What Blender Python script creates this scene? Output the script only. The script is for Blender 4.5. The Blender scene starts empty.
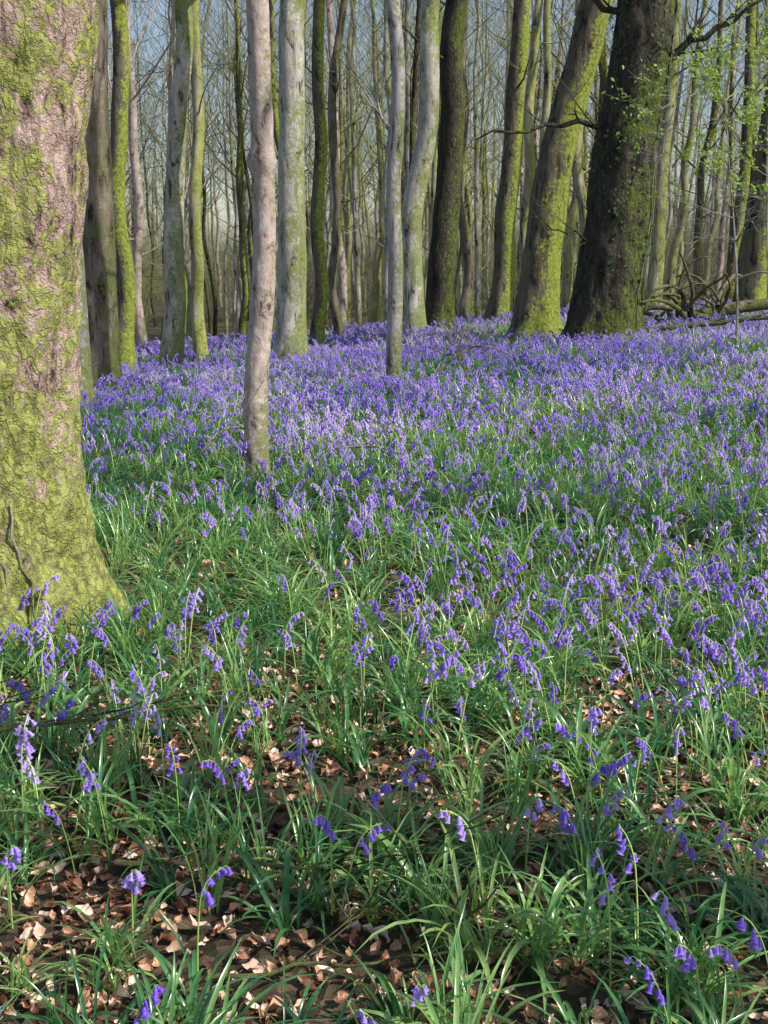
import bpy, math, random
from mathutils import Vector, noise, Euler
R=random.Random(7)
sc=bpy.context.scene
# ---------------------------------------------------------------- terrain
def sm(a,b,v):
    t=max(0,min(1,(v-a)/(b-a))); return t*t*(3-2*t)
def H(x,y):
    s=sm(2,18,y)
    h=(-0.08+0.68*math.tanh(x/8))*s
    h-=1.6*sm(19,50,y)
    h+=2.5*sm(80,300,y)
    h+=0.05*noise.noise(Vector((x*.7,y*.7,3)))*sm(0.5,3,abs(y)+.5)+0.018*noise.noise(Vector((x*3,y*3,9)))
    return h
# ---------------------------------------------------------------- material helpers
def newmat(name):
    m=bpy.data.materials.new(name); m.use_nodes=True
    nt=m.node_tree; nt.nodes.clear()
    return m,nt,nt.nodes,nt.links
def N(nt,t,**k):
    n=nt.nodes.new(t)
    for a,b in k.items(): setattr(n,a,b)
    return n
def ramp(nt,stops):
    r=nt.nodes.new('ShaderNodeValToRGB'); e=r.color_ramp.elements
    while len(e)<len(stops): e.new(.5)
    for i,(p,c) in enumerate(stops):
        e[i].position=p; e[i].color=(c[0],c[1],c[2],1)
    return r
def g(v): return (v,v,v)
def noisen(nt,vec,scale,detail=6,rough=.6,dist=0):
    n=nt.nodes.new('ShaderNodeTexNoise'); n.inputs['Scale'].default_value=scale
    n.inputs['Detail'].default_value=detail; n.inputs['Roughness'].default_value=rough
    n.inputs['Distortion'].default_value=dist
    if vec: nt.links.new(vec,n.inputs['Vector'])
    return n
def mixc(nt,f,a,b,mode='MIX'):
    m=nt.nodes.new('ShaderNodeMix'); m.data_type='RGBA'; m.blend_type=mode
    for s,v in ((0,f),(6,a),(7,b)):
        if isinstance(v,(int,float)): m.inputs[s].default_value=v
        elif isinstance(v,tuple): m.inputs[s].default_value=(v[0],v[1],v[2],1)
        else: nt.links.new(v,m.inputs[s])
    return m.outputs[2]
def math2(nt,op,a,b):
    m=nt.nodes.new('ShaderNodeMath'); m.operation=op
    for i,v in enumerate((a,b)):
        if isinstance(v,(int,float)): m.inputs[i].default_value=v
        else: nt.links.new(v,m.inputs[i])
    return m.outputs[0]
def bark(name,c1,c2,moss,mamt,pale=0,fs=9,bump=.6,zst=.22,dark=(.02,.016,.012),plates=0,pstr=.6,side=.07,base=.12,macro=1.7):
    m,nt,nn,L=newmat(name)
    out=N(nt,'ShaderNodeOutputMaterial'); b=N(nt,'ShaderNodeBsdfPrincipled')
    b.inputs['Roughness'].default_value=.85; b.inputs['Specular IOR Level'].default_value=.25
    tc=N(nt,'ShaderNodeTexCoord'); mp=N(nt,'ShaderNodeMapping'); mp.inputs['Scale'].default_value=(1,1,zst)
    L.new(tc.outputs['Object'],mp.inputs[0])
    n1=noisen(nt,mp.outputs[0],fs,8,.68,.6)
    n2=noisen(nt,tc.outputs['Object'],macro,5,.6)
    n3=noisen(nt,tc.outputs['Object'],22,6,.75)
    r1=ramp(nt,[(.32,c1),(.64,c2)]); L.new(n1.outputs['Fac'],r1.inputs[0])
    col=r1.outputs[0]
    rf=ramp(nt,[(.36,g(1)),(.45,g(0))]); L.new(n1.outputs['Fac'],rf.inputs[0])
    col=mixc(nt,rf.outputs[0],col,dark)
    hh=math2(nt,'ADD',n1.outputs['Fac'],math2(nt,'MULTIPLY',n3.outputs['Fac'],.6))
    if pale>0:
        rp=ramp(nt,[(.62-pale*.25,g(0)),(.68-pale*.25,g(1))]); 
        np=noisen(nt,tc.outputs['Object'],5,6,.7,.3); L.new(np.outputs['Fac'],rp.inputs[0])
        col=mixc(nt,math2(nt,'MULTIPLY',rp.outputs[0],.8),col,(.52,.50,.46))
    a=math2(nt,'MULTIPLY',n2.outputs['Fac'],.5)
    a=math2(nt,'ADD',a,math2(nt,'MULTIPLY',n3.outputs['Fac'],.5))
    ge=N(nt,'ShaderNodeNewGeometry'); sx=N(nt,'ShaderNodeSeparateXYZ'); L.new(ge.outputs['Normal'],sx.inputs[0])
    a=math2(nt,'ADD',a,math2(nt,'MULTIPLY',sx.outputs[0],side))  # extra moss on the sunward side paints a lit green side onto trunks
    so_=N(nt,'ShaderNodeSeparateXYZ'); L.new(tc.outputs['Object'],so_.inputs[0])
    mr=N(nt,'ShaderNodeMapRange'); mr.inputs['From Min'].default_value=1.1; mr.inputs['From Max'].default_value=0; mr.inputs['To Max'].default_value=base
    L.new(so_.outputs[2],mr.inputs['Value']); a=math2(nt,'ADD',a,mr.outputs[0])
    rm=ramp(nt,[(.60-mamt*.25,g(0)),(.65-mamt*.25,g(1))]); L.new(a,rm.inputs[0])
    rc=ramp(nt,[(.35,tuple(v*.25 for v in moss)),(.62,moss)]); L.new(n3.outputs['Fac'],rc.inputs[0])
    col=mixc(nt,math2(nt,'MULTIPLY',rm.outputs[0],.88),col,rc.outputs[0])
    if plates:
        ds=N(nt,'ShaderNodeVectorMath',operation='SCALE'); nz=noisen(nt,tc.outputs['Object'],9,5,.65); L.new(nz.outputs['Color'],ds.inputs[0]); ds.inputs['Scale'].default_value=.14
        mp2=N(nt,'ShaderNodeMapping'); mp2.inputs['Scale'].default_value=(1,1,.45); L.new(tc.outputs['Object'],mp2.inputs[0])
        ad=N(nt,'ShaderNodeVectorMath',operation='ADD'); L.new(mp2.outputs[0],ad.inputs[0]); L.new(ds.outputs[0],ad.inputs[1])
        v=N(nt,'ShaderNodeTexVoronoi',feature='DISTANCE_TO_EDGE'); v.inputs['Scale'].default_value=plates; L.new(ad.outputs[0],v.inputs['Vector'])
        rv=ramp(nt,[(.0,g(1)),(.10,g(0))]); L.new(v.outputs['Distance'],rv.inputs[0])
        ff=ramp(nt,[(.42,g(0)),(.6,g(1))]); L.new(n1.outputs['Fac'],ff.inputs[0])
        fm=math2(nt,'SUBTRACT',1.0,math2(nt,'MULTIPLY',ff.outputs[0],.7))
        col=mixc(nt,math2(nt,'MULTIPLY',math2(nt,'MULTIPLY',rv.outputs[0],pstr),fm),col,dark)
        rv2=ramp(nt,[(.0,g(0)),(.2,g(1))]); L.new(v.outputs['Distance'],rv2.inputs[0])
        hh=math2(nt,'ADD',hh,math2(nt,'MULTIPLY',rv2.outputs[0],pstr*.5))
    L.new(col,b.inputs['Base Color'])
    bp=N(nt,'ShaderNodeBump'); bp.inputs['Strength'].default_value=bump; bp.inputs['Distance'].default_value=.03
    L.new(hh,bp.inputs['Height']); L.new(bp.outputs[0],b.inputs['Normal'])
    L.new(b.outputs[0],out.inputs[0])
    return m
def leafmat(name,stops,tstops,tfac=.35,rough=.35,spec=.5,nsc=14,rw=.8,nw=.6):
    m,nt,nn,L=newmat(name)
    out=N(nt,'ShaderNodeOutputMaterial'); b=N(nt,'ShaderNodeBsdfPrincipled')
    b.inputs['Roughness'].default_value=rough; b.inputs['Specular IOR Level'].default_value=spec
    oi=N(nt,'ShaderNodeObjectInfo'); tc=N(nt,'ShaderNodeTexCoord')
    n=noisen(nt,tc.outputs['Object'],nsc,3,.5)
    f=math2(nt,'ADD',math2(nt,'MULTIPLY',oi.outputs['Random'],rw),math2(nt,'MULTIPLY',math2(nt,'SUBTRACT',n.outputs['Fac'],.5),nw*2))
    f=math2(nt,'ADD',f,(1-rw)/2)
    r=ramp(nt,stops); L.new(f,r.inputs[0]); L.new(r.outputs[0],b.inputs['Base Color'])
    r2=ramp(nt,tstops); L.new(f,r2.inputs[0])
    if tfac>0:
        t=N(nt,'ShaderNodeBsdfTranslucent'); L.new(r2.outputs[0],t.inputs[0])
        mx=N(nt,'ShaderNodeMixShader'); mx.inputs[0].default_value=tfac
        L.new(b.outputs[0],mx.inputs[1]); L.new(t.outputs[0],mx.inputs[2]); L.new(mx.outputs[0],out.inputs[0])
    else: L.new(b.outputs[0],out.inputs[0])
    return m
M_big=bark('bark_fissured_lichen',(.23,.14,.12),(.78,.56,.48),(.50,.56,.12),.50,0,15,1.0,.35,(.045,.027,.022),plates=26,pstr=.5,side=0,base=.16,macro=4.5)
M_young=bark('bark_young_pinkish',(.28,.205,.175),(.62,.50,.44),(.24,.28,.09),.12,.1,10,.6,.6,(.10,.07,.06))
M_grey=bark('bark_grey',(.15,.14,.13),(.50,.455,.43),(.20,.24,.06),.30,.1,9,.7,.3)
M_pale=bark('bark_pale',(.20,.18,.15),(.62,.57,.50),(.28,.33,.08),.40,.24,8,.7,.3)
M_moss=bark('bark_mossy',(.045,.04,.03),(.20,.17,.12),(.36,.43,.06),.42,0,9,.9,.25,side=.16)
M_dark=bark('bark_dark_shaded',(.02,.018,.013),(.09,.075,.055),(.14,.18,.03),.32,0,9,1,.25,plates=11,side=.1)  # dark ivy-clad bark; shade over these trunks is put into the colour too
M_yell=bark('bark_algae',(.18,.165,.10),(.52,.48,.32),(.38,.43,.10),.45,.1,9,.7,.25,side=.1)
M_brown=bark('bark_brown',(.055,.042,.033),(.28,.22,.17),(.14,.17,.04),.25,0,9,.8,.3)
M_leaf=leafmat('bluebell_leaf_green',[(0,(.020,.095,.05)),(.45,(.09,.26,.09)),(1,(.40,.58,.19))],
   [(0,(.10,.38,.10)),(1,(.62,.88,.22))],.36,.25,.8)
M_stem=leafmat('bluebell_stem_green',[(0,(.28,.44,.10)),(1,(.55,.70,.24))],[(0,(.2,.35,.08)),(1,(.3,.45,.1))],0,.45,.3)
M_bell=leafmat('bluebell_petal',[(0,(.23,.11,.68)),(.5,(.41,.25,.87)),(1,(.72,.55,.98))],
   [(0,(.36,.17,.90)),(1,(.74,.50,1.0))],.38,.42,.4,nsc=9)
M_lit=leafmat('dead_beech_leaf',[(0,(.07,.028,.017)),(.25,(.27,.11,.06)),(.6,(.62,.35,.21)),(1,(.92,.72,.58))],
   [(0,(.3,.12,.06)),(1,(.5,.28,.14))],0,.4,.45,nsc=20,rw=1.0,nw=.5)
M_fresh=leafmat('fresh_spring_leaf',[(0,(.18,.30,.03)),(1,(.38,.5,.08))],[(0,(.45,.68,.06)),(1,(.65,.85,.14))],.5,.4,.4)
M_ivy=leafmat('ivy_leaf',[(0,(.012,.035,.012)),(1,(.05,.1,.03))],[(0,(.03,.08,.02)),(1,(.08,.16,.04))],0,.6,.25)
def groundmat():
    m,nt,nn,L=newmat('woodland_floor')
    out=N(nt,'ShaderNodeOutputMaterial'); b=N(nt,'ShaderNodeBsdfPrincipled'); b.inputs['Roughness'].default_value=.9
    tc=N(nt,'ShaderNodeTexCoord')
    v=N(nt,'ShaderNodeTexVoronoi'); v.inputs['Scale'].default_value=30; L.new(tc.outputs['Object'],v.inputs['Vector'])
    hs=N(nt,'ShaderNodeSeparateColor'); L.new(v.outputs['Color'],hs.inputs[0])
    r=ramp(nt,[(0,(.035,.018,.012)),(.5,(.15,.075,.048)),(1,(.38,.23,.15))]); L.new(hs.outputs[0],r.inputs[0])
    n=noisen(nt,tc.outputs['Object'],60,6,.7); r2=ramp(nt,[(.3,g(.35)),(.7,g(1))]); L.new(n.outputs['Fac'],r2.inputs[0])
    c=mixc(nt,1.0,r.outputs[0],r2.outputs[0],'MULTIPLY')
    n4=noisen(nt,tc.outputs['Object'],.35,8,.7); r4=ramp(nt,[(.38,g(0)),(.58,g(1))]); L.new(n4.outputs['Fac'],r4.inputs[0])
    c=mixc(nt,math2(nt,'MULTIPLY',r4.outputs[0],.6),c,(.045,.07,.022))
    L.new(c,b.inputs['Base Color'])
    bp=N(nt,'ShaderNodeBump'); bp.inputs['Strength'].default_value=.8; bp.inputs['Distance'].default_value=.03
    L.new(math2(nt,'ADD',v.outputs['Distance'],n.outputs['Fac']),bp.inputs['Height']); L.new(bp.outputs[0],b.inputs['Normal'])
    L.new(b.outputs[0],out.inputs[0]); return m
M_gr=groundmat()
# ---------------------------------------------------------------- mesh builder
class MB:
    def __init__(s): s.v=[]; s.f=[]; s.m=[]
    def face(s,f,mi=0): s.f.append(f); s.m.append(mi)
    def tube(s,pts,rads,sides=6,mi=0,cap=True):
        n=len(pts); b=len(s.v); u=None
        for i in range(n):
            t=(pts[min(i+1,n-1)]-pts[max(i-1,0)])
            if t.length<1e-9: t=Vector((0,0,1))
            t.normalize()
            if u is None:
                u=t.orthogonal().normalized()
            else:
                u=(u-t*u.dot(t))
                if u.length<1e-6: u=t.orthogonal()
                u.normalize()
            w=t.cross(u); r=rads[i]
            for k in range(sides):
                a=2*math.pi*k/sides
                s.v.append(pts[i]+u*(math.cos(a)*r)+w*(math.sin(a)*r))
        for i in range(n-1):
            for k in range(sides):
                k2=(k+1)%sides
                s.face((b+i*sides+k,b+i*sides+k2,b+(i+1)*sides+k2,b+(i+1)*sides+k),mi)
        if cap: s.face(tuple(b+(n-1)*sides+k for k in range(sides)),mi)
    def add(s,o,off,rz,sc_,tilt=(0,0)):
        b=len(s.v); M=Euler((tilt[0],tilt[1],rz)).to_matrix()
        s.v+=[M@(v*sc_)+off for v in o.v]
        s.f+=[tuple(i+b for i in f) for f in o.f]; s.m+=o.m
    def mesh(s,name,mats,smooth=True):
        me=bpy.data.meshes.new(name); me.from_pydata([tuple(v) for v in s.v],[],s.f)
        for m in mats: me.materials.append(m)
        me.polygons.foreach_set('material_index',s.m)
        if smooth: me.polygons.foreach_set('use_smooth',[True]*len(s.f))
        me.update(); return me
    def obj(s,name,mats,loc=(0,0,0),parent=None,smooth=True):
        o=bpy.data.objects.new(name,s.mesh(name,mats,smooth)); o.location=loc
        sc.collection.objects.link(o)
        if parent: o.parent=parent
        return o
def grow(mb,p,d,Ln,r,lvl,maxl,rng,mi=0,up=.12,ch=(6,5,4,3)):
    n=6 if lvl<2 else 4
    pts=[p.copy()]; rads=[r]; d=d.normalized()
    for i in range(n):
        d=(d+Vector((rng.uniform(-1,1),rng.uniform(-1,1),rng.uniform(-1,1)))*.2+Vector((0,0,up))).normalized()
        pts.append(pts[-1]+d*(Ln/n)); rads.append(max(.0025,r*(1-.85*(i+1)/n)))
    mb.tube(pts,rads,(6,5,3,3,3)[lvl],mi,cap=False)
    if lvl<maxl:
        for c in range(ch[lvl]):
            t=rng.uniform(.25,1)*n; i=min(n-1,int(t)); q=pts[i].lerp(pts[i+1],t-i)
            dd=(pts[i+1]-pts[i]).normalized()
            side=Vector((rng.uniform(-1,1),rng.uniform(-1,1),rng.uniform(-.5,.8))).normalized()
            grow(mb,q,(dd*.7+side*.8),Ln*rng.uniform(.35,.6),max(.003,rads[i]*.55),lvl+1,maxl,rng,mi,up,ch)
def trunk_tree(mb,r0,Ht,zt,lean,rng,sides=24,dz=.12,flare=.5,fl_h=.3,wig=.06,rough=.05,fs=6,leany=0,hb=6,nb=8,maxl=2,low=0,knobs=(),lobes=5,bend=0,roughz=.35,zhi=5.5,ch=(5,3,3,2),ph=None,brr=.34):
    so=rng.uniform(0,99); ph=rng.uniform(0,6) if ph is None else ph
    def cen(z):
        w=wig*sm(0,1.2,z)
        return Vector((lean*z/zt+w*noise.noise(Vector((z*.55,so,0)))+bend*math.sin(min(z,zt)/zt*math.pi), leany*z/zt+w*noise.noise(Vector((so,z*.55,5))), z))
    def rad(z): 
        zz=max(0,z)
        return r0*max(.08,(1-.22*min(1,zz/5)-.7*max(0,zz-5)/(Ht-5)))
    zs=[]; z=-.25
    while z<Ht:
        zs.append(z); z+= dz if z<zhi else dz*4
    b=len(mb.v)
    for z in zs:
        c=cen(z); r=rad(z); f=flare*math.exp(-max(0,z)/fl_h)
        kb=sum(a*math.exp(-((z-kz)/w)**2) for kz,w,a in knobs)
        for k in range(sides):
            a=2*math.pi*k/sides; ca,sa=math.cos(a),math.sin(a)
            rr=r*(1+f*(1+.45*math.sin(lobes*a+ph)+.25*math.sin(2*a+ph*2)))*(1+kb*(1+.5*math.sin(a+ph)))
            q=Vector((ca*r*fs+so,sa*r*fs,z*fs*roughz))
            nz=noise.noise(q)
            rid=1-2*abs(noise.noise(q*2.1+Vector((7,3,1))))
            rr*=1+rough*(nz*1.2+.55*rid)+.06*noise.noise(Vector((ca+so,sa,z*.8)))
            mb.v.append(Vector((c.x+ca*rr,c.y+sa*rr,z)))
    for i in range(len(zs)-1):
        for k in range(sides):
            k2=(k+1)%sides
            mb.face((b+i*sides+k,b+i*sides+k2,b+(i+1)*sides+k2,b+(i+1)*sides+k))
    for j in range(nb):
        z=hb+(Ht-hb)*(j+rng.random())/nb; a=rng.uniform(0,6.283)
        Ln=(Ht-z)*.32+1.1+rng.random()*.8
        grow(mb,cen(z),Vector((math.cos(a),math.sin(a),rng.uniform(.3,1))),Ln,rad(z)*brr,0,maxl,rng,ch=ch)
    for j in range(low):
        z=rng.uniform(1.6,hb); a=rng.uniform(0,6.283)
        grow(mb,cen(z),Vector((math.cos(a),math.sin(a),rng.uniform(-.1,.5))),rng.uniform(.6,1.8),r0*.1+.006,1,3,rng,ch=(4,4,3,2))
    return cen,rad
TRUNKS=[]
def leafpoly(mb,p,nrm,up,s,mi=0,w=.6):
    x=nrm.cross(up)
    if x.length<1e-4: x=nrm.orthogonal()
    x.normalize(); y=x.cross(nrm).normalized()
    b=len(mb.v)
    mb.v+= [p-y*s*.5, p+x*s*w*.5-y*s*.08+nrm*s*.08, p+y*s*.5, p-x*s*w*.5-y*s*.08+nrm*s*.08, p]
    mb.face((b,b+1,b+4),mi); mb.face((b+1,b+2,b+4),mi); mb.face((b+2,b+3,b+4),mi); mb.face((b+3,b,b+4),mi)
def ivy(tree,cen,rad,z0,z1,n,rng,a0=0,a1=6.283,s=.06,off=.03):
    mb=MB()
    for i in range(n):
        z=rng.uniform(z0,z1); a=rng.uniform(a0,a1)
        if noise.noise(Vector((math.cos(a)*2+z0,math.sin(a)*2,z*.9)))<-.12: continue
        nr=Vector((math.cos(a),math.sin(a),rng.uniform(-.2,.5)))+Vector((rng.uniform(-.6,.6),rng.uniform(-.6,.6),0)); nr.normalize()
        rr=rad(z)*1.03+rng.uniform(0,off)
        p=cen(z)+Vector((math.cos(a)*rr,math.sin(a)*rr,0))
        leafpoly(mb,p,nr,Vector((rng.uniform(-.4,.4),0,-1)),s*rng.uniform(.6,1.2),w=.9)
    for i in range(3):
        a=rng.uniform(a0,a1); pts=[];rd=[]
        z=max(-.05,z0-.3)
        while z<z1:
            a+=rng.uniform(-.12,.12); rr=rad(z)*(1.03+(.5*math.exp(-max(0,z)/.3)))
            pts.append(cen(max(0,z))+Vector((math.cos(a)*rr,math.sin(a)*rr,z if z<0 else 0))); rd.append(.012); z+=.15
        mb.tube(pts,rd,5,1)
    mb.obj('ivy',[M_ivy,M_brown],parent=tree)
def htree(name,x,y,r,zt,lean,mat,seed,**k):
    rng=random.Random(seed); mb=MB()
    cen,rad=trunk_tree(mb,r,k.pop('Ht',15),zt,lean,rng,**k)
    o=mb.obj(name,[mat],(x,y,H(x,y)))
    TRUNKS.append((x,y,r*1.25))
    return o,cen,rad
# ---- foreground / named trees
o,c,r=htree('oak_tree',-1.60,4.92,.37,2.4,.16,M_big,11,sides=200,dz=.017,zhi=3.0,flare=.48,fl_h=.27,wig=.05,rough=.06,fs=11,roughz=.45,hb=5.5,nb=8,lobes=4,bend=-.05,ph=1.9)
ivy(o,c,r,1.9,2.6,40,random.Random(3),4.2,4.6,.05)
mb=MB(); rng=random.Random(5)
for i in range(7):
    a=math.radians(rng.uniform(264,296)); pts=[];rd=[]; z=-.02; w=rng.uniform(.004,.008)
    while z<1.25-.13*i:
        a+=rng.uniform(-.09,.09); rr=r(z)*(1.0+.48*1.0*math.exp(-max(0,z)/.27))+.02
        q=c(max(0,z)); pts.append(Vector((q.x+math.cos(a)*rr,q.y+math.sin(a)*rr,z))); rd.append(w*rng.uniform(.8,1.1)); z+=.06
    mb.tube(pts,rd,7)
mb.obj('climbing_stems',[M_young],parent=o)
htree('young_beech_tree',-.875,8.4,.082,3.05,.06,M_young,21,sides=48,dz=.04,flare=.25,fl_h=.12,wig=.12,rough=.05,fs=22,hb=4,nb=7,Ht=9,knobs=((2.15,.06,.38),(1.2,.04,.1),(.55,.03,.1)),low=0)
htree('young_beech_tree',.10,13.5,.085,4,.06,M_grey,22,sides=36,dz=.06,flare=.3,fl_h=.12,wig=.16,rough=.04,fs=14,hb=5,nb=7,Ht=10,low=2,knobs=((2.6,.07,.15),))
htree('beech_tree',-3.2,13,.115,4,-.02,M_grey,23,sides=30,dz=.1,Ht=11,nb=7)
htree('beech_tree',-3.56,15.5,.235,4.4,.09,M_brown,24,sides=48,dz=.08,flare=.3,Ht=15,rough=.05)
htree('beech_tree',-3.75,18,.14,4.9,.06,M_moss,25,dz=.1,Ht=13,low=3,wig=.2)
htree('beech_tree',-3.19,18.5,.155,4.9,.3,M_pale,26,dz=.1,Ht=15,wig=.2,rough=.07)
htree('ash_tree',-2.8,19,.1,5,.11,M_yell,27,dz=.1,Ht=13,wig=.25,low=2)
htree('beech_tree',-1.32,17.5,.205,4.7,.1,M_pale,28,sides=40,dz=.08,flare=.4,Ht=15,rough=.06)
htree('ash_tree',-1.09,20,.11,5.2,.06,M_moss,29,dz=.1,Ht=13,low=2,wig=.2)
htree('hazel_tree',-.78,22,.085,5.4,.05,M_brown,30,dz=.12,Ht=11,low=4,wig=.3)
htree('beech_tree',.49,21,.19,5.4,.24,M_pale,33,sides=36,dz=.08,Ht=16,wig=.2)
htree('beech_tree',.95,22,.245,5.6,.28,M_dark,34,sides=36,dz=.08,Ht=16,wig=.15,low=2)
htree('beech_tree',2.18,24,.21,5.9,.29,M_moss,35,sides=30,dz=.1,Ht=16,low=3,wig=.2)
htree('ash_tree',3.0,26,.12,6,.05,M_yell,36,dz=.12,Ht=14,low=2,wig=.25)
htree('oak_tree',2.28,19,.29,5,.72,M_moss,37,sides=56,dz=.06,flare=.45,fl_h=.35,Ht=16,rough=.07,wig=.15,bend=-.08)
rng=random.Random(41); mb=MB()
c,r=trunk_tree(mb,.47,17,4.75,.46,rng,sides=80,dz=.05,flare=.3,fl_h=.35,rough=.07,fs=7,wig=.1,bend=.02)
def bough(p0,tgt,rr,seed,lat=3):
    rg=random.Random(seed); p0=Vector(p0);tgt=Vector(tgt);n=9;pts=[];rd=[]
    for i in range(n+1):
        t=i/n; q=p0.lerp(tgt,t)+Vector((0,rg.uniform(-.05,.05),rg.uniform(-.07,.07)+.1*math.sin(t*3.1))) if i else p0
        pts.append(q); rd.append(rr*(1-.8*t))
    mb.tube(pts,rd,8)
    for j in range(6):
        i=rg.randint(2,n-1); d=(tgt-p0).normalized()+Vector((rg.uniform(-.8,.8),rg.uniform(-.8,.8),rg.uniform(-.8,.8)))
        grow(mb,pts[i],d,rg.uniform(.5,1.0),rd[i]*.5,2,3,rg,ch=(4,4,4,3))
q=c(3.5); bough(q,q+Vector((1.5,-.4,.95)),.075,1)
q=c(3.0); bough(q,q+Vector((-2.1,-.5,-.25)),.05,2)
q=c(1.2); bough(q,q+Vector((-1.2,-.6,.5)),.03,4)
q=c(4.2); bough(q,q+Vector((-1.6,.5,.8)),.06,3)
big=mb.obj('oak_tree',[M_dark],(3.04,17.5,H(3.04,17.5))); TRUNKS.append((3.04,17.5,.6))
ivy(big,c,r,.6,5.2,1300,random.Random(42),0,6.283,.055,.05)
htree('ash_tree',6.0,28,.17,6.5,.2,M_yell,43,dz=.12,Ht=15,low=2)
htree('oak_tree',6.42,22,.29,5.5,.4,M_moss,44,sides=36,dz=.1,flare=.4,Ht=16,low=2)
htree('beech_tree',4.9,25,.11,5.8,-.1,M_grey,45,dz=.12,Ht=13,low=4,wig=.3)
htree('beech_tree',7.4,24,.14,5.8,.1,M_grey,46,dz=.12,Ht=14,low=3)
htree('beech_tree',1.75,27,.12,6,-.15,M_brown,47,dz=.12,Ht=14,low=4,wig=.3)
htree('hazel_tree',-4.9,20,.1,5,-.3,M_moss,48,dz=.12,Ht=11,low=4,wig=.3)
# neighbours out to the right / behind the photographer that shade the glade
for i,(x,y,rr,mt,nbb) in enumerate([(5.0,.62,.19,M_dark,5),(7.4,3.5,.25,M_moss,5),(5.4,-.2,.09,M_grey,3),(-4.6,-3,.28,M_moss,10),(-7.5,3,.3,M_brown,10),(6.8,7.5,.18,M_dark,4),(8.0,10.3,.18,M_pale,3)]):
    htree('beech_tree',x,y,rr,5,R.uniform(-.2,.2),mt,60+i,dz=.15,Ht=15,nb=nbb,hb=6.5,wig=.15,low=2 if i<2 else 0)
# fallen tree with a tangle of dead limbs
rng=random.Random(77); mb=MB()
pts=[];rd=[]
for i in range(12):
    t=i/11; x=t*4.2; pts.append(Vector((x,.2*math.sin(t*4)-t*.3,.22+.1*math.sin(t*5)-.02*t+H(4.9+x,19)-H(4.9,19)))); rd.append(.10*(1-.5*t))
mb.tube(pts,rd,12)
for i in range(24):
    a=rng.uniform(0,6.28); p=Vector((rng.uniform(-.5,.6),rng.uniform(-.3,.3),rng.uniform(0,.4)))
    d=Vector((math.cos(a),math.sin(a)*.5,rng.uniform(.2,1.2))).normalized(); tn=rng.uniform(-.5,.5); pts2=[p];rd2=[]; r0=rng.uniform(.02,.05)
    ax=Vector((rng.uniform(-.4,.4),1,rng.uniform(-.4,.4))).normalized()
    for k in range(9):
        d=(d+ax.cross(d)*tn+Vector((rng.uniform(-.25,.25),rng.uniform(-.25,.25),rng.uniform(-.2,.15)))).normalized()
        pts2.append(pts2[-1]+d*.14)
    mb.tube(pts2,[r0*(1-.08*k) for k in range(len(pts2))],6)
    if i%2==0: grow(mb,pts2[5],d,.4,.01,2,3,rng,up=0)
mb.obj('fallen_tree',[M_brown],(4.5,18.4,H(4.5,18.4)+.05))
def stick(name,x0,y0,x1,y1,rr,seed,z=.04,twigs=6,mat=None,arch=.03):
    rg=random.Random(seed); mb=MB(); n=16; pts=[];rd=[]
    for i in range(n+1):
        t=i/n; x=(x1-x0)*t+rg.uniform(-.012,.012); y=(y1-y0)*t+rg.uniform(-.015,.015)
        pts.append(Vector((x,y,H(x0+x,y0+y)-H(x0,y0)+z+arch*math.sin(t*3.14)))); rd.append(rr*(1-.7*t)*rg.uniform(.9,1.15))
    mb.tube(pts,rd,8)
    for j in range(twigs):
        i=rg.randint(2,n-1); d=(pts[i]-pts[i-1]).normalized()+Vector((rg.uniform(-1,1),rg.uniform(-1,1),rg.uniform(0,.6)))
        grow(mb,pts[i],d,rg.uniform(.1,.35)*(1+arch*3),rd[i]*.6,2,3,rg,up=.03)
    mb.obj(name,[mat or M_brown],(x0,y0,H(x0,y0)))
stick('fallen_branch',-.62,2.66,.02,2.6,.008,1,.09,4,M_brown,.02)
stick('fallen_branch',-1.25,3.2,-.45,3.5,.008,2,.15,3,M_brown,.03)
stick('fallen_branch',-.5,2.25,.35,2.35,.006,5,.03,3)
stick('fallen_branch',.4,13,1.6,14.2,.014,6,.15,6,M_brown,.3)
stick('fallen_branch',.9,12.6,.6,14.5,.012,7,.15,6,M_brown,.25)
stick('fallen_branch',-1.2,8.0,-.85,8.6,.011,8,.25,4,M_young,.15)
stick('fallen_branch',-.4,8.6,.2,8.0,.010,9,.17,3,M_young,.06)
stick('fallen_branch',3.6,17,6.5,16.4,.04,10,.2,8,M_brown,.1)
def sapling(x,y,ht,seed,n,zl,ls):
    rg=random.Random(seed); mb=MB(); pts=[];rd=[]
    for i in range(14):
        t=i/13; pts.append(Vector((.3*t*math.sin(t*2+seed),.2*t,ht*t))); rd.append(.018*(1-.85*t))
    mb.tube(pts,rd,7)
    st=len(mb.v)
    for j in range(30):
        i=rg.randint(5,13); a=rg.uniform(0,6.28)
        grow(mb,pts[i],Vector((math.cos(a),math.sin(a),.3)),rg.uniform(.5,1.2),.006,1,3,rg,up=.0,ch=(4,4,3,2))
    cand=[v for v in mb.v[st:] if v.z>zl]
    for j in range(n):
        p=cand[rg.randrange(len(cand))]+Vector((rg.uniform(-.05,.05),rg.uniform(-.05,.05),rg.uniform(-.05,.03)))
        if noise.noise(p*1.6)<-.05: continue
        nr=Vector((rg.uniform(-1,1),rg.uniform(-1.2,.3),.6)).normalized()
        leafpoly(mb,p,nr,Vector((rg.uniform(-1,1),rg.uniform(-1,1),-.3)),rg.uniform(*ls),1)
    mb.obj('beech_sapling',[M_grey,M_fresh],(x,y,H(x,y)),smooth=False)
sapling(4.25,15,3.5,3,1900,1.9,(.04,.08))
sapling(6.3,20.5,5,4,2200,2.4,(.05,.09))
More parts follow.
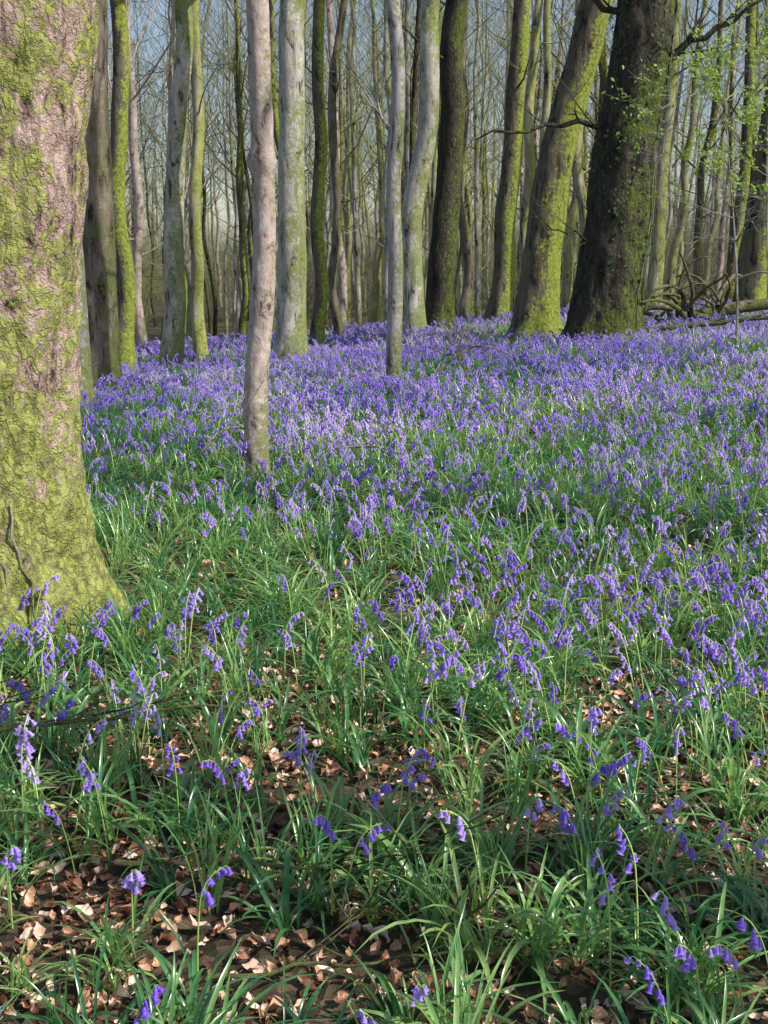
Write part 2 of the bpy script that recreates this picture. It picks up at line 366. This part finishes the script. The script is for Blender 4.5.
# ---------------------------------------------------------------- scatter system
def tmpl(colname,meshes):
    c=bpy.data.collections.new(colname)
    for i,me in enumerate(meshes):
        ob=bpy.data.objects.new(f'{colname}_variant_{i:02d}',me); c.objects.link(ob)
    return c
def scatter(name,pts,col):
    me=bpy.data.meshes.new(name); me.from_pydata([p[0] for p in pts],[],[])
    a=me.attributes.new('rot','FLOAT_VECTOR','POINT'); a.data.foreach_set('vector',[c for p in pts for c in p[1]])
    a=me.attributes.new('scl','FLOAT','POINT'); a.data.foreach_set('value',[p[2] for p in pts])
    a=me.attributes.new('idx','INT','POINT'); a.data.foreach_set('value',[p[3] for p in pts])
    ob=bpy.data.objects.new(name,me); sc.collection.objects.link(ob)
    ng=bpy.data.node_groups.new('scatter_'+name,'GeometryNodeTree')
    ng.interface.new_socket('Geometry',in_out='INPUT',socket_type='NodeSocketGeometry')
    ng.interface.new_socket('Geometry',in_out='OUTPUT',socket_type='NodeSocketGeometry')
    gi=ng.nodes.new('NodeGroupInput'); go=ng.nodes.new('NodeGroupOutput')
    ip=ng.nodes.new('GeometryNodeInstanceOnPoints'); ci=ng.nodes.new('GeometryNodeCollectionInfo')
    ci.inputs['Collection'].default_value=col; ci.inputs['Separate Children'].default_value=True; ci.inputs['Reset Children'].default_value=True
    def na(nm,t):
        n=ng.nodes.new('GeometryNodeInputNamedAttribute'); n.data_type=t; n.inputs['Name'].default_value=nm; return n.outputs['Attribute']
    e=ng.nodes.new('FunctionNodeEulerToRotation'); ng.links.new(na('rot','FLOAT_VECTOR'),e.inputs[0])
    ng.links.new(gi.outputs[0],ip.inputs['Points']); ng.links.new(ci.outputs[0],ip.inputs['Instance'])
    ip.inputs['Pick Instance'].default_value=True
    ng.links.new(na('idx','INT'),ip.inputs['Instance Index']); ng.links.new(e.outputs[0],ip.inputs['Rotation'])
    ng.links.new(na('scl','FLOAT'),ip.inputs['Scale']); ng.links.new(ip.outputs[0],go.inputs[0])
    md=ob.modifiers.new('scatter','NODES'); md.node_group=ng
    return ob
def strap(mb,p,az,Ln,w,el,bend,rng,mi=0,n=7):
    b=len(mb.v); tw=rng.uniform(-.6,.6)
    q=p.copy(); e=el
    for i in range(n+1):
        t=i/n; ww=w*(.55+.45*math.sin(min(1,t*1.6)*1.57))*(1-t**4)*.5 if i<n else .0004
        side=Vector((-math.sin(az),math.cos(az),0))
        d=Vector((math.cos(az)*math.cos(e),math.sin(az)*math.cos(e),math.sin(e)))
        nr=side.cross(d)
        s2=(side*math.cos(tw*t)+nr*math.sin(tw*t))
        mb.v+=[q-s2*ww-nr*ww*.45,q.copy(),q+s2*ww-nr*ww*.45]
        q=q+d*(Ln/n); e-=bend/n*(.5+t)
        if q.z<.012: q.z=.012+rng.random()*.015
        az+=rng.uniform(-.07,.07)
    for i in range(n):
        k=b+i*3
        mb.face((k,k+1,k+4,k+3),mi); mb.face((k+1,k+2,k+5,k+4),mi)
def mkclump(seed,nseg=7,nl=(11,17)):
    rng=random.Random(seed); mb=MB()
    for j in range(rng.randint(*nl)):
        strap(mb,Vector((rng.uniform(-.03,.03),rng.uniform(-.03,.03),-.01)),rng.uniform(0,6.283),rng.uniform(.18,.38),rng.uniform(.008,.016),rng.uniform(.8,1.5),rng.uniform(1.1,2.7),rng,0,nseg)
    return mb
clumps=[mkclump(100+i).mesh('bluebell_leaf_clump',[M_leaf]) for i in range(10)]
for i in range(3):
    rng=random.Random(140+i); mb=MB()
    for j in range(14):
        strap(mb,Vector((rng.uniform(-.04,.04),rng.uniform(-.04,.04),-.01)),rng.uniform(0,6.283),rng.uniform(.18,.34),rng.uniform(.006,.010),rng.uniform(1.2,1.55),rng.uniform(.3,1.2),rng)
    clumps.append(mb.mesh('grass_tuft',[M_leaf]))
def bell(mb,p,ax,Ln,rr,rng,S=12,lo=False):
    ax=ax.normalized(); u=ax.orthogonal().normalized(); w=ax.cross(u); b=len(mb.v)
    prof=[(0,.3),(.35,.85)] if lo else [(0,.15),(.12,.62),(.4,.8),(.72,.85),(.9,1.15)]
    for t,r_ in prof:
        for k in range(S):
            a=6.28318*k/S; f=1+(.06 if k%2 else -.06)
            mb.v.append(p+ax*Ln*t+(u*math.cos(a)+w*math.sin(a))*rr*r_*f)
    for k in range(S):
        a=6.28318*k/S
        if lo: mb.v.append(p+ax*Ln+(u*math.cos(a)+w*math.sin(a))*rr*1.5)
        elif k%2==0: mb.v.append(p+ax*Ln*.93+(u*math.cos(a)+w*math.sin(a))*rr*1.05)
        else: mb.v.append(p+ax*Ln*.88+(u*math.cos(a)+w*math.sin(a))*rr*2.0)
    for i in range(len(prof)):
        for k in range(S):
            k2=(k+1)%S; mb.face((b+i*S+k,b+i*S+k2,b+(i+1)*S+k2,b+(i+1)*S+k),1)
def mkflower(seed,lo=False):
    rng=random.Random(seed); mb=MB(); az=rng.uniform(0,6.283); ht=rng.uniform(.26,.40)
    hd=Vector((math.cos(az),math.sin(az),0)); n=8 if lo else 14; e=1.52-rng.uniform(0,.12); q=Vector((0,0,-.01)); pts=[q.copy()]
    cu=rng.uniform(.6,1.8)
    for j in range(n):
        t=j/n; e-= (.2/n) if t<.70 else cu/(n*.32)*((t-.68)/.32+.4)
        q=q+(hd*math.cos(e)+Vector((0,0,math.sin(e))))*(ht/n); pts.append(q.copy())
    mb.tube(pts,[(.0036 if lo else .0032)*(1-.55*j/n) for j in range(n+1)],3 if lo else 5,0,cap=False)
    nb=rng.randint(6,8) if lo else rng.randint(5,11)
    for j in range(nb):
        t=.74+.26*(j/(nb-1)); k=t*n; i0=min(n-1,int(k)); p=pts[i0].lerp(pts[i0+1],k-i0)
        sd=hd*rng.uniform(-.3,1)+Vector((-hd.y,hd.x,0))*rng.uniform(-1,1)
        p2=p+sd*.014+Vector((0,0,.001))
        if not lo: mb.tube([p,p+sd*.009+Vector((0,0,.005)),p2],[.001,.001,.001],3,0,cap=False)
        sz=1.04-.25*(j/nb)
        bell(mb,p2,Vector((0,0,-1))+sd*rng.uniform(.15,.8),.023*sz,(.0072 if lo else .0065)*sz,rng,6 if lo else 12,lo)
    if not lo:
        for j in range(rng.randint(1,3)):
            strap(mb,Vector((0,0,-.01)),rng.uniform(0,6.28),rng.uniform(.18,.26),.010,rng.uniform(1.1,1.4),rng.uniform(.8,1.8),rng,2)
    return mb
fl=[mkflower(200+i).mesh('bluebell_flower_stem',[M_stem,M_bell,M_leaf]) for i in range(16)]
lits=[]
for i in range(9):
    rng=random.Random(300+i); mb=MB(); a,bn=6,4; Ln=rng.uniform(.035,.065); W=Ln*rng.uniform(.4,.7); cu=rng.uniform(-1,1)*1.1; cv=rng.uniform(-.3,1)*.9
    ph=rng.uniform(0,6); sk=rng.uniform(-.25,.25)
    for u in range(a+1):
        for v in range(bn+1):
            t=u/a; s=(v/bn-.5)*2; w=W*.5*math.sin(math.pi*min(.985,max(.02,t))**.85)*(1+.12*math.sin(u*3.1+v*2.3+ph))
            mb.v.append(Vector((s*w+sk*Ln*(t-.5)**2,(t-.5)*Ln,cv*W*s*s*.8+cu*Ln*(t-.5)**2*1.6+.005*math.sin(8*t+ph+s*3)+.006)))
    for u in range(a):
        for v in range(bn):
            k=u*(bn+1)+v; mb.face((k,k+1,k+bn+2,k+bn+1))
    mb.tube([Vector((0,-Ln*.5,.004)),Vector((.002,-Ln*.72,.008))],[.0008,.0006],3)
    lits.append(mb.mesh('dead_leaf',[M_lit]))
def inside(x,y,pad=0):
    for tx,ty,tr in TRUNKS:
        if (x-tx)**2+(y-ty)**2<(tr+pad)**2: return True
    return False
BARE=[(-.12,3.28,.34),(-.78,2.40,.46),(-.12,2.30,.28),(.85,3.9,.24),(.38,2.2,.18),(-.5,3.75,.14),(.5,4.6,.12)]
def bare(x,y):
    return max([0]+[1-sm(.6,1.1,math.hypot((x-bx),(y-by)*1.3)/br) for bx,by,br in BARE])
half=lambda y:.36*y+1.6
def gen(y0,y1,dens,fn,step=1.0):
    out=[]; y=y0
    while y<y1:
        hw=half(y+step/2); n=int(dens(y+step/2)*2*hw*step)
        for i in range(n):
            xx=R.uniform(-hw,hw); yy=R.uniform(y,min(y1,y+step))
            q=fn(xx,yy)
            if q: out.append(q)
        y+=step
    return out
def P(x,y,s=.9,o=0): return noise.noise(Vector((x*s+o,y*s,o*.7)))
YL=9.0
def fclump(x,y):
    if inside(x,y): return
    p=P(x,y,1.3)
    if y<4.7 and R.random()<bare(x,y)*.84: return
    if y<3.8 and p<-.22 and R.random()<.4: return
    idx=R.randint(0,9) if R.random()<.82 else R.randint(10,12)
    return ((x,y,H(x,y)),(R.uniform(-.2,.2),R.uniform(-.2,.2),R.uniform(0,6.28)),R.uniform(.55,1.05),idx)
scatter('bluebell_leaves',gen(1.3,YL,lambda y:68 if y<4 else 52,fclump),tmpl('bluebell_leaf_clumps',clumps))
def fflow(x,y):
    if inside(x,y): return
    p=P(x,y,.8,5); pr=.65+.9*p
    if y<4.2: pr*=1-.6*bare(x,y)
    if R.random()>pr: return
    s=R.uniform(.66,.95) if y<3.4 else R.uniform(.66,1.0)
    return ((x,y,H(x,y)),(R.uniform(-.12,.12),R.uniform(-.12,.12),R.uniform(0,6.28)),s,R.randint(0,15))
def fd(y):
    for a,b in ((2.6,30),(3.4,50),(4.5,72),(6,84),(8,84)):
        if y<a: return b
    return 84
scatter('bluebell_flowers',gen(1.3,YL,fd,fflow,.5),tmpl('bluebell_flower_stems',fl))
lc=[mkclump(600+i,4,(8,11)) for i in range(5)]; lf=[mkflower(650+i,True) for i in range(9)]
drift=[]
for i in range(9):
    rng=random.Random(700+i); mb=MB(); nf=[88,72,96,66,76,52,38,24,14][i]
    for j in range(36):
        mb.add(rng.choice(lc),Vector((rng.uniform(-.55,.55),rng.uniform(-.55,.55),0)),rng.uniform(0,6.28),rng.uniform(.7,1.15))
    nb=len(mb.f); mb.m=[2]*nb
    for j in range(nf):
        mb.add(rng.choice(lf),Vector((rng.uniform(-.58,.58),rng.uniform(-.58,.58),0)),rng.uniform(0,6.28),rng.uniform(.65,1.08),(rng.uniform(-.16,.16),rng.uniform(-.16,.16)))
    drift.append(mb.mesh('bluebell_drift',[M_stem,M_bell,M_leaf]))
dp=[]; y=YL+.3
while y<25:
    hw=half(y)+.5; x=-hw
    while x<hw:
        xx=x+R.uniform(-.15,.15); yy=y+R.uniform(-.15,.15)
        if not inside(xx,yy,.0):
            p=P(xx,yy,.5,5)+.35*P(xx,yy,1.6,8)
            k=R.randint(0,4) if p>-.05 else R.randint(4,6) if p>-.22 else R.randint(6,8)
            dp.append(((xx,yy,H(xx,yy)-.005),(0,0,R.uniform(0,6.28)),R.uniform(.9,1.05),k))
        x+=.88
    y+=.88
scatter('bluebell_carpet',dp,tmpl('bluebell_drifts',drift))
def flit(x,y):
    if inside(x,y,-.05): return
    return ((x,y,H(x,y)+R.uniform(.0,.02)),(R.uniform(-.7,.7),R.uniform(-.7,.7),R.uniform(0,6.28)),R.uniform(.4,1.1),R.randint(0,8))
scatter('leaf_litter',gen(1.3,9,lambda y:760 if y<4.3 else 140,flit),tmpl('dead_leaves',lits))
# distant woodland
dt=[]; mats=[M_pale,M_moss,M_grey,M_yell,M_dark,M_pale,M_young,M_moss,M_yell]
for i in range(9):
    rng=random.Random(400+i); mb=MB()
    trunk_tree(mb,rng.uniform(.06,.16),rng.uniform(13,17),5,rng.uniform(-.4,.4),rng,sides=10,dz=.35,hb=3.5,nb=13,maxl=2,low=3,wig=.25,rough=.04,fs=5,flare=.3,ch=(5,4,3,2),brr=.27)
    dt.append(mb.mesh('woodland_tree',[mats[i]]))
for i in range(4):
    rng=random.Random(500+i); mb=MB()
    for j in range(9):
        a=rng.uniform(0,6.28)
        grow(mb,Vector((rng.uniform(-.2,.2),rng.uniform(-.2,.2),-.1)),Vector((math.cos(a)*.35,math.sin(a)*.35,1)),rng.uniform(1.8,4),.018,0,2,rng,up=.05,ch=(8,5,3,2))
    dt.append(mb.mesh('hazel_understorey',[[M_brown,M_pale,M_yell,M_grey][i]]))
pts=[]; used=[]
def far(n,y0,y1,kinds,mind,wid=.5,ex=10,smin=.8,smax=1.25):
    c=0;tr=0
    while c<n and tr<n*20:
        tr+=1; y=y0+(y1-y0)*R.random()**.9; x=R.uniform(-1,1)*(wid*y+ex)
        if any((x-a)**2+(y-b)**2<mind*mind for a,b in used): continue
        if any((x-a)**2+(y-b)**2<1.2 for a,b,_ in TRUNKS): continue
        used.append((x,y)); c+=1
        pts.append(((x,y,H(x,y)-.05),(R.uniform(-.05,.05),R.uniform(-.05,.05),R.uniform(0,6.28)),R.uniform(smin,smax),R.choice(kinds)))
far(110,24,45,list(range(9)),1.0,.40,4)
far(350,45,120,list(range(9)),1.0,.38,4,.9,1.4)
far(50,28,60,list(range(9,13)),.8,.40,3,.5,.9)
far(380,60,140,list(range(9,13)),.5,.38,4,.9,1.4)
for i in range(50):
    a=R.uniform(math.radians(35),math.radians(325)); d=R.uniform(16,60)
    x=math.sin(a)*d; y=math.cos(a)*d
    if abs(x)<.5*y+8 and y>0: continue
    if x>-8 and y<24 and d<60: continue
    pts.append(((x,y,H(x,y)),(0,0,R.uniform(0,6.28)),R.uniform(.9,1.2),R.randint(0,8)))
scatter('distant_woodland',pts,tmpl('woodland_trees',dt))
# ---------------------------------------------------------------- ground sheet
def axis(lo,hi,fine,k):
    v=0;out=[0.0];s=fine
    while v<hi: 
        if v>k: s*=1.12
        v+=s; out.append(v)
    v=0;s=fine;neg=[]
    while v>lo:
        if -v>k: s*=1.12
        v-=s; neg.append(v)
    return neg[::-1]+out
xs=axis(-700,700,.1,9); ys=axis(-300,1000,.1,24)
mb=MB()
for y in ys:
    for x in xs: mb.v.append(Vector((x,y,H(x,y))))
nx=len(xs)
for j in range(len(ys)-1):
    for i in range(nx-1):
        k=j*nx+i; mb.face((k,k+1,k+nx+1,k+nx))
mb.obj('ground',[M_gr])
# ---------------------------------------------------------------- light, sky, camera
el=math.radians(43); d=Vector((.90*math.cos(el),-.436*math.cos(el),math.sin(el))).normalized()
sun=bpy.data.lights.new('sun','SUN'); sun.energy=5; sun.angle=math.radians(.5); sun.color=(1,.95,.87)
so=bpy.data.objects.new('sun',sun); so.rotation_euler=d.to_track_quat('Z','Y').to_euler(); so.location=(10,-8,20); sc.collection.objects.link(so)
w=bpy.data.worlds.new('World'); sc.world=w; w.use_nodes=True; nt=w.node_tree
sk=nt.nodes.new('ShaderNodeTexSky'); sk.sky_type='NISHITA'; sk.sun_disc=False; sk.sun_elevation=el; sk.sun_rotation=math.atan2(d.x,d.y)
sk.dust_density=1.0; sk.air_density=.9; sk.ozone_density=.6
bg=nt.nodes['Background']; bg.inputs['Strength'].default_value=.15; nt.links.new(sk.outputs[0],bg.inputs[0])
cam=bpy.data.cameras.new('camera'); co=bpy.data.objects.new('camera',cam); sc.collection.objects.link(co)
co.location=(0,0,1.5); co.rotation_euler=(math.radians(78),0,0)
cam.sensor_fit='VERTICAL'; cam.sensor_height=24; cam.lens=12/math.tan(math.radians(22.5)); cam.clip_end=3000; cam.clip_start=.05
sc.camera=co
sc.view_settings.view_transform='Standard'; sc.view_settings.look='None'; sc.view_settings.exposure=0
